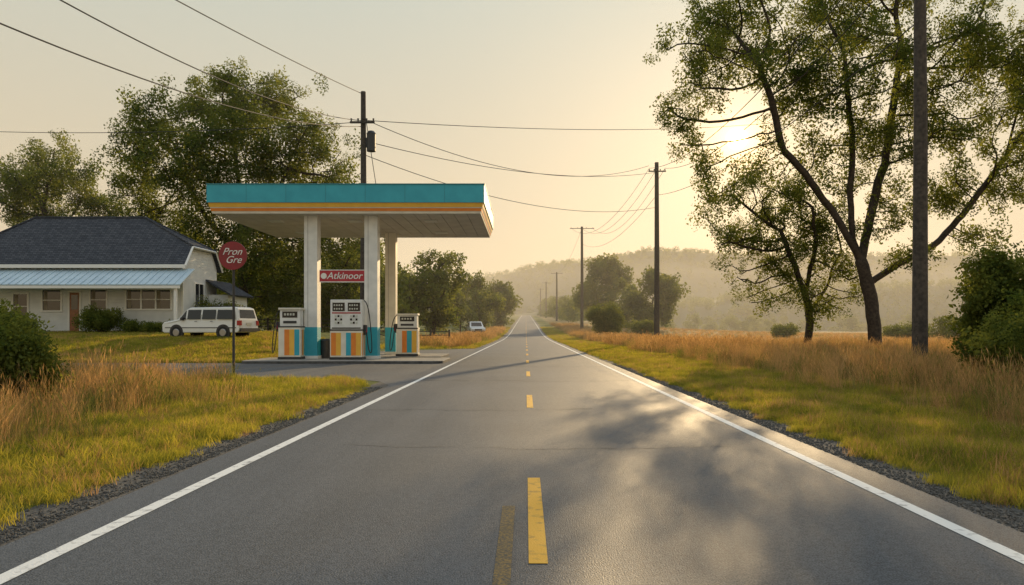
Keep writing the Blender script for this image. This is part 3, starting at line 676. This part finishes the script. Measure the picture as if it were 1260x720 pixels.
while k<xb: b.add([(k-.03,py0,pz0+.06),(k+.03,py0,pz0+.06),(k+.03,py1,pz1+.06),(k-.03,py1,pz1+.06),(k-.03,py0,pz0),(k+.03,py0,pz0),(k+.03,py1,pz1),(k-.03,py1,pz1)],[(0,1,2,3),(4,0,3,7),(1,5,6,2),(4,5,1,0)]);k+=.55
b.obj('roof_seams',M_met,HS)
b=MB();b.box(xa,xb,py0-.03,py0+.05,pz0-.3,pz0-.09);q=X(216,57.1);b.box(q-.1,q+.1,57.0,57.2,1.2,pz0-.3)
b.obj('porch_beam_and_post',M_trim,HS)
b=MB();b.box(xa,-27.4,57.4,59.48,.8,1.42);b.obj('porch_floor',M_conc,HS)
def window(px0,px1,pa,pb,n=1):
    d=y0;xa=X(px0,d);xb=X(px1,d);za=Z(pb,d);zb_=Z(pa,d);b=MB()
    b.box(xa,xb,d-.02,d+.02,za,zb_,1)
    b.box(xa-.12,xb+.12,d-.08,d-.005,zb_,zb_+.14,0);b.box(xa-.16,xb+.16,d-.12,d-.005,za-.12,za,0);b.box(xa-.12,xa,d-.08,d-.005,za,zb_,0);b.box(xb,xb+.12,d-.08,d-.005,za,zb_,0)
    for i in range(1,n):
        q=xa+(xb-xa)*i/n;b.box(q-.06,q+.06,d-.07,d-.022,za,zb_,0)
    b.box(xa,xb,d-.05,d-.022,(za+zb_)/2-.03,(za+zb_)/2+.03,0)
    for i in range(0,n,2): q=xa+(xb-xa)*i/n; b.box(q+.08,q+.35,d-.03,d-.021,za+.05,zb_-.05,2)
    b.obj('window',[M_trim,M_win,M_curt],HS)
window(53,75,357,382,1);window(112,131,357,381,1);window(156,210,357,380,3);window(17,34,362,392,1)
b=MB();d=y0;b.box(X(86,d),X(98,d),d-.03,d+.03,1.42,Z(360,d),0);b.box(X(84,d),X(86,d),d-.07,d-.004,1.42,Z(358,d),1);b.box(X(98,d),X(100,d),d-.07,d-.004,1.42,Z(358,d),1);b.box(X(86,d),X(98,d),d-.07,d-.004,Z(360,d),Z(358,d),1)
b.box(X(88,d),X(96,d),d-.045,d-.032,3.2,Z(363,d),2);b.obj('front_door',[M_door,M_trim,M_win],HS)
b=MB();b.box(x1+.003,x1+.03,61.6,63.2,3.6,5.4,1);b.box(x1+.003,x1+.08,61.45,61.6,3.5,5.5,0);b.box(x1+.003,x1+.08,63.2,63.35,3.5,5.5,0);b.box(x1+.003,x1+.08,61.6,63.2,5.4,5.5,0);b.box(x1+.003,x1+.1,61.6,63.2,3.5,3.6,0);b.box(x1+.003,x1+.06,62.37,62.43,3.6,5.4,0);b.obj('side_window',[M_trim,M_win],HS)
b=MB();b.box(-27.3,-25.6,64.2,68.5,.9,4.6,0);b.obj('side_porch_walls',M_sid,HS)
b=MB();b.add([(-27.33,63.7,5.9),(-27.33,68.9,5.9),(-25.1,68.9,4.6),(-25.1,63.7,4.6)],[(0,3,2,1)]);o=b.obj('side_porch_roof',M_shi,HS);sl=o.modifiers.new('s','SOLIDIFY');sl.thickness=.15
# ---------------- cars ----------------
M_cw=pm('car_white_paint',(0.78,0.79,0.78),None,rough=.25);M_tyre=pm('tyre',(0.02,0.02,0.02),None,rough=.8);M_hub=pm('hubcap',(0.35,0.35,0.36),None,rough=.3,metal=.8)
M_tl=pm('tail_lamp',(0.4,0.02,0.02),None,rough=.2);M_pl=pm('plate',(0.6,0.6,0.55),None,rough=.4)
def car(name,loc,heading,sc,paintm,pickup=False):
    e=empty(name,loc,heading);e.scale=(sc,sc,sc);W=1.9
    prof=[(2.6,.42),(2.62,.8),(2.5,.98),(1.55,1.12),(.95,1.75),(.7,1.84),(-2.2,1.86),(-2.42,1.78),(-2.58,1.1),(-2.62,.5),(-2.5,.36),(2.45,.34)]
    if pickup: prof=[(2.6,.42),(2.62,.8),(2.5,.98),(1.45,1.12),(.85,1.75),(.7,1.82),(-.35,1.82),(-.5,1.75),(-.6,1.1),(-2.6,1.08),(-2.62,.5),(-2.5,.36),(2.45,.34)]
    def hw(z): return W/2*(1-.17*max(0,(z-1.05)/.8)-.03*max(0,(.6-z)))
    n=len(prof);b=MB();V_=[(x,-hw(z),z) for x,z in prof]+[(x,hw(z),z) for x,z in prof]
    b.add(V_,[tuple(range(n)),tuple(range(2*n-1,n-1,-1))]+[(i,n+i,n+(i+1)%n,(i+1)%n) for i in range(n)]);b.obj('body',paintm,e,.05,)
    b=MB()
    wins=[[(1.42,1.14),(.98,1.14),(.98,1.62),(1.0,1.66)],[(.88,1.14),(-.02,1.14),(-.02,1.7),(.88,1.7)],[(-.12,1.14),(-1.02,1.14),(-1.02,1.7),(-.12,1.7)],[(-1.12,1.14),(-2.35,1.14),(-2.25,1.68),(-1.12,1.7)]]
    if pickup: wins=[[(1.35,1.14),(.9,1.14),(.9,1.62),(.93,1.66)],[(.8,1.14),(-.5,1.14),(-.42,1.66),(.8,1.68)]]
    for s in (-1,1):
        for w in wins:
            p=[(x,s*(hw(z)+.008),z) for x,z in w];b.poly(p if s>0 else p[::-1])
    xo=-.08 if pickup else 0
    b.poly([(1.50+xo,-.72,1.19),(1.50+xo,.72,1.19),(1.03+xo,.66,1.70),(1.03+xo,-.66,1.70)])
    if pickup: b.poly([(-.60,.72,1.2),(-.60,-.72,1.2),(-.53,-.66,1.66),(-.53,.66,1.66)])
    else: b.poly([(-2.565,.76,1.2),(-2.565,-.76,1.2),(-2.455,-.68,1.7),(-2.455,.68,1.7)])
    b.obj('windows',M_glassd,e)
    for i,(wx_,s) in enumerate(((1.62,-1),(1.62,1),(-1.55,-1),(-1.55,1))):
        b=MB();b.cyl((wx_,s*(W/2-.12),.38),(wx_,s*(W/2+.012),.38),.46,.46,24,0);b.cyl((wx_,s*(W/2-.22),.36),(wx_,s*(W/2+.03),.36),.36,.35,24,1);b.cyl((wx_,s*(W/2+.03),.36),(wx_,s*(W/2+.045),.36),.22,.2,20,2);b.obj('wheel_%d'%(i+1),[M_dark,M_tyre,M_hub],e)
    b=MB();b.box(-2.72,-2.5,-.9,.9,.42,.62,0);b.box(2.5,2.7,-.88,.88,.4,.6,0)
    for s in(-1,1):
        b.box(-2.66,-2.45,min(s*.74,s*.93),max(s*.74,s*.93),.78,1.06,1);b.box(2.5,2.64,min(s*.6,s*.88),max(s*.6,s*.88),.66,.86,3)
        if not pickup:
            b.box(-1.9,.5,s*.7-.02,s*.7+.02,1.9,1.93,0);[b.box(q,q+.05,s*.7-.02,s*.7+.02,1.82,1.9,0) for q in (-1.85,-.7,.4)]
        b.box(1.1,1.25,min(s*.93,s*1.08),max(s*.93,s*1.08),1.08,1.24,0)
        for q in (.2,-.85): b.box(q,q+.16,min(s*(W/2),s*(W/2+.02)),max(s*(W/2),s*(W/2+.02)),1.0,1.03,0)
        b.box(-2.4,2.4,min(s*(W/2-.01),s*(W/2+.008)),max(s*(W/2-.01),s*(W/2+.008)),.62,.67,0)
    b.box(-2.64,-2.6,-.25,.25,.8,.95,2)
    if pickup: b.box(-2.5,-.7,-.8,.8,1.06,1.1,0);b.box(2.6,2.64,-.5,.5,.62,.84,0)
    b.obj('bumpers_lamps_trim',[M_dark,M_tl,M_pl,M_lamp],e)
    return e
xc=X(259,50.5);car('parked_car',(xc,50.5,G(xc,50.5)+.01),math.radians(180-14),1.13,M_cw)
xc=X(584,150);car('pickup_truck',(xc,150,G(xc,150)+.01),math.radians(-75),1.5,M_cw,True)
FN=empty('wooden_fence');b=MB()
for k in range(12):
    x=-8-k*2.0;yq=78+k*.3;z=G(x,yq);b.box(x-.09,x+.09,yq-.09,yq+.09,z-.1,z+1.6)
    if k<11:
        for h in (.6,1.0,1.4): b.cyl((x,yq,z+h),(x-2,yq+.3,G(x-2,yq+.3)+h),.05,.05,6)
b.obj('posts_and_rails',M_wood,FN)
# ---------------- poles ----------------
def pole(x,y,h,r,arm=None,trans=False):
    g=G(x,y);e=empty('utility_pole',(x,y,g));b=MB();b.cyl((0,0,-.3),(.03,0,h*.5),r*1.1,r*.95,14);b.cyl((.03,0,h*.5),(0,0,h),r*.95,r*.75,14);b.obj('pole_shaft',M_wood,e)
    if arm:
        for hz,w in arm:
            b=MB();b.box(-w,w,-r-.14,-r,hz-.07,hz+.07,0)
            for q in (-.9,-.35,.35,.9): b.cyl((q*w,-r-.07,hz+.07),(q*w,-r-.07,hz+.28),.05,.07,8,1)
            b.obj('crossarm',[M_wood,M_dark],e)
    if trans:
        b=MB();b.cyl((r+.35,0,h-4.4),(r+.35,0,h-3.1),.33,.33,16);b.cyl((r+.35,0,h-3.1),(r+.35,0,h-2.9),.36,.2,16);b.box(r-.05,r+.1,-.1,.1,h-4.1,h-3.4);b.obj('transformer',M_dark,e,.01)
    return e
dA=55;xA=X(447,dA);hA=Z(113,dA);pole(xA,dA,hA,.24,[(Z(152,dA),.9)],True)
pole(-16.5,17,14,.18)
xN,dN=15.1,28.6;pole(xN,dN,17.5,.265,[(16.8,1.2)])
d8=95;x8=X(808,d8);h8=Z(200,d8)-G(x8,d8);pole(x8,d8,h8,.33,[(h8-1.2,1.1)])
d7=185;x7=X(716,d7);h7=Z(279,d7)-G(x7,d7);pole(x7,d7,h7,.38,[(h7-.5,3.0)])
far=[]
for px,py,d in ((685,335,330),(672,347,460),(665,355,560)):
    x=X(px,d);h=Z(py,d)-G(x,d);pole(x,d,h,.42,[(h-.6,2.6)]);far.append((x,d,Z(py,d)))
cv=bpy.data.curves.new('power_lines','CURVE');cv.dimensions='3D';cv.bevel_depth=.026;cv.bevel_resolution=1;cv.materials.append(M_wire)
def wire(a,b_,sag):
    s=cv.splines.new('POLY');n=28;s.points.add(n)
    for i in range(n+1):
        t=i/n;s.points[i].co=(a[0]+(b_[0]-a[0])*t,a[1]+(b_[1]-a[1])*t,a[2]+(b_[2]-a[2])*t-4*sag*t*(1-t),1)
A1=(xA,dA,Z(116,dA));A2=(xA,dA-.3,Z(150,dA));A3=(xA,dA-.3,Z(157,dA))
wire(A1,(-16.5,17,13.9),.3);wire(A2,(-16.5,17,12.6),1.3);wire(A3,(-16.5,17,10.6),1.2)
wire((A2[0],A2[1],Z(147,dA)),(x8-1,d8,Z(204,d8)),2.6);wire((xA,dA,Z(173,dA)),(x8,d8,Z(212,d8)),1.4);wire((xA,dA,Z(190,dA)),(x8,d8,Z(255,d8)),2.0)
wire((xA,dA,Z(150,dA)),(-75,75,Z(143,75)),1.2);wire((xA,dA,Z(148,dA)),(60,120,Z(125,120)),2.2);
wire((x8-1,d8,Z(207,d8)),(xN-1,dN,16.7),2.2);wire((x8+1,d8,Z(207,d8)),(xN+.4,dN,16.7),2.4);wire((x8,d8,Z(240,d8)),(xN,dN,13.5),1.5)
for o_ in (-1,0,1): wire((x8+o_,d8,Z(208,d8)),(x7+o_*2.6,d7,Z(281,d7)),4)
wire((x8,d8,Z(240,d8)),(x7,d7,Z(300,d7)),3)
q=(x7,d7,Z(281,d7))
for f in far: wire(q,f,3);q=f
wire((xN-1,dN,16.7),(14.5,-20,16.5),1);wire((xA-.05,dA,Z(120,dA)),(xA+2.5,dA+1,1.0),0);
po=link(bpy.data.objects.new('power_lines',cv))
# ---------------- mist volume ----------------
b=MB();b.box(-1500,1800,62,1500,-12,75);vm=bpy.data.materials.new('mist');vm.use_nodes=True;nt=vm.node_tree
for n in list(nt.nodes): nt.nodes.remove(n)
o_=nt.nodes.new('ShaderNodeOutputMaterial');vs_=nt.nodes.new('ShaderNodeVolumeScatter');vs_.inputs['Density'].default_value=.00085;vs_.inputs['Anisotropy'].default_value=.25;vs_.inputs['Color'].default_value=(1,.90,.75,1)
nt.links.new(vs_.outputs[0],o_.inputs['Volume']);b.obj('morning_mist',vm)
# ---------------- world & sun ----------------
w=bpy.data.worlds.new('World');scene.world=w;w.use_nodes=True;nt=w.node_tree;N=nt.nodes;L=nt.links
bg=N['Background'];sky=N.new('ShaderNodeTexSky');sky.sky_type='NISHITA';sky.sun_disc=False;sky.sun_elevation=SUN_EL;sky.sun_rotation=SUN_AZ
sky.air_density=1.0;sky.dust_density=1.0;sky.ozone_density=1.0
bg.inputs['Strength'].default_value=.12
tc=N.new('ShaderNodeTexCoord');nrm=N.new('ShaderNodeVectorMath');nrm.operation='NORMALIZE';L.new(tc.outputs['Generated'],nrm.inputs[0])
dt=N.new('ShaderNodeVectorMath');dt.operation='DOT_PRODUCT';L.new(nrm.outputs[0],dt.inputs[0]);dt.inputs[1].default_value=SD
def mt(op,a,b_):
    k=N.new('ShaderNodeMath');k.operation=op
    for i,v in enumerate((a,b_)):
        if isinstance(v,(int,float)): k.inputs[i].default_value=v
        else: L.new(v,k.inputs[i])
    return k.outputs[0]
dp=mt('MAXIMUM',dt.outputs['Value'],0)
core=N.new('ShaderNodeMapRange');core.interpolation_type='SMOOTHSTEP';L.new(dp,core.inputs[0]);core.inputs[1].default_value=math.cos(math.radians(.8));core.inputs[2].default_value=math.cos(math.radians(.45));core.inputs[3].default_value=0;core.inputs[4].default_value=260
halo=mt('ADD',mt('ADD',mt('MULTIPLY',mt('POWER',dp,2600),22),mt('MULTIPLY',mt('POWER',dp,260),1.6)),mt('MULTIPLY',mt('POWER',dp,22),1.5))
gl=mt('ADD',core.outputs[0],halo)
vm2=N.new('ShaderNodeVectorMath');vm2.operation='SCALE';vm2.inputs[0].default_value=(1,.56,.16);L.new(gl,vm2.inputs['Scale'])
hz=N.new('ShaderNodeSeparateXYZ');L.new(nrm.outputs[0],hz.inputs[0]);rp=N.new('ShaderNodeValToRGB');L.new(hz.outputs['Z'],rp.inputs['Fac'])
rp.color_ramp.elements[0].position=0;rp.color_ramp.elements[0].color=(1.22,.85,.47,1);rp.color_ramp.elements[1].position=.9;rp.color_ramp.elements[1].color=(.95,1.12,1.32,1)
e3=rp.color_ramp.elements.new(.2);e3.color=(1.03,.87,.59,1);e4=rp.color_ramp.elements.new(.40);e4.color=(.87,.90,.75,1)
vs3=N.new('ShaderNodeVectorMath');vs3.operation='SCALE';L.new(rp.outputs['Color'],vs3.inputs[0]);vs3.inputs['Scale'].default_value=5.2
sk=N.new('ShaderNodeVectorMath');sk.operation='SCALE';L.new(sky.outputs['Color'],sk.inputs[0]);sk.inputs['Scale'].default_value=.10
a1=N.new('ShaderNodeVectorMath');a1.operation='ADD';L.new(sk.outputs[0],a1.inputs[0]);L.new(vs3.outputs[0],a1.inputs[1])
a2=N.new('ShaderNodeVectorMath');a2.operation='ADD';L.new(a1.outputs[0],a2.inputs[0]);L.new(vm2.outputs[0],a2.inputs[1]);L.new(a2.outputs[0],bg.inputs['Color'])
sl_=bpy.data.lights.new('sun','SUN');sl_.energy=5.0;sl_.angle=math.radians(.5);sl_.color=(1,.70,.36);so=link(bpy.data.objects.new('sun',sl_));so.rotation_euler=SD.to_track_quat('Z','Y').to_euler();so.location=(0,0,50)
# ---------------- camera ----------------
cd=bpy.data.cameras.new('camera');cd.sensor_width=36;cd.lens=F/1260*36;cd.clip_end=8000;cd.shift_y=45/1260;cd.shift_x=-17/1260
co=link(bpy.data.objects.new('camera',cd));co.location=(0,0,H);co.rotation_euler=(math.pi/2,0,0);scene.camera=co
scene.view_settings.view_transform='Standard';scene.view_settings.look='None';scene.view_settings.exposure=0;scene.view_settings.gamma=1
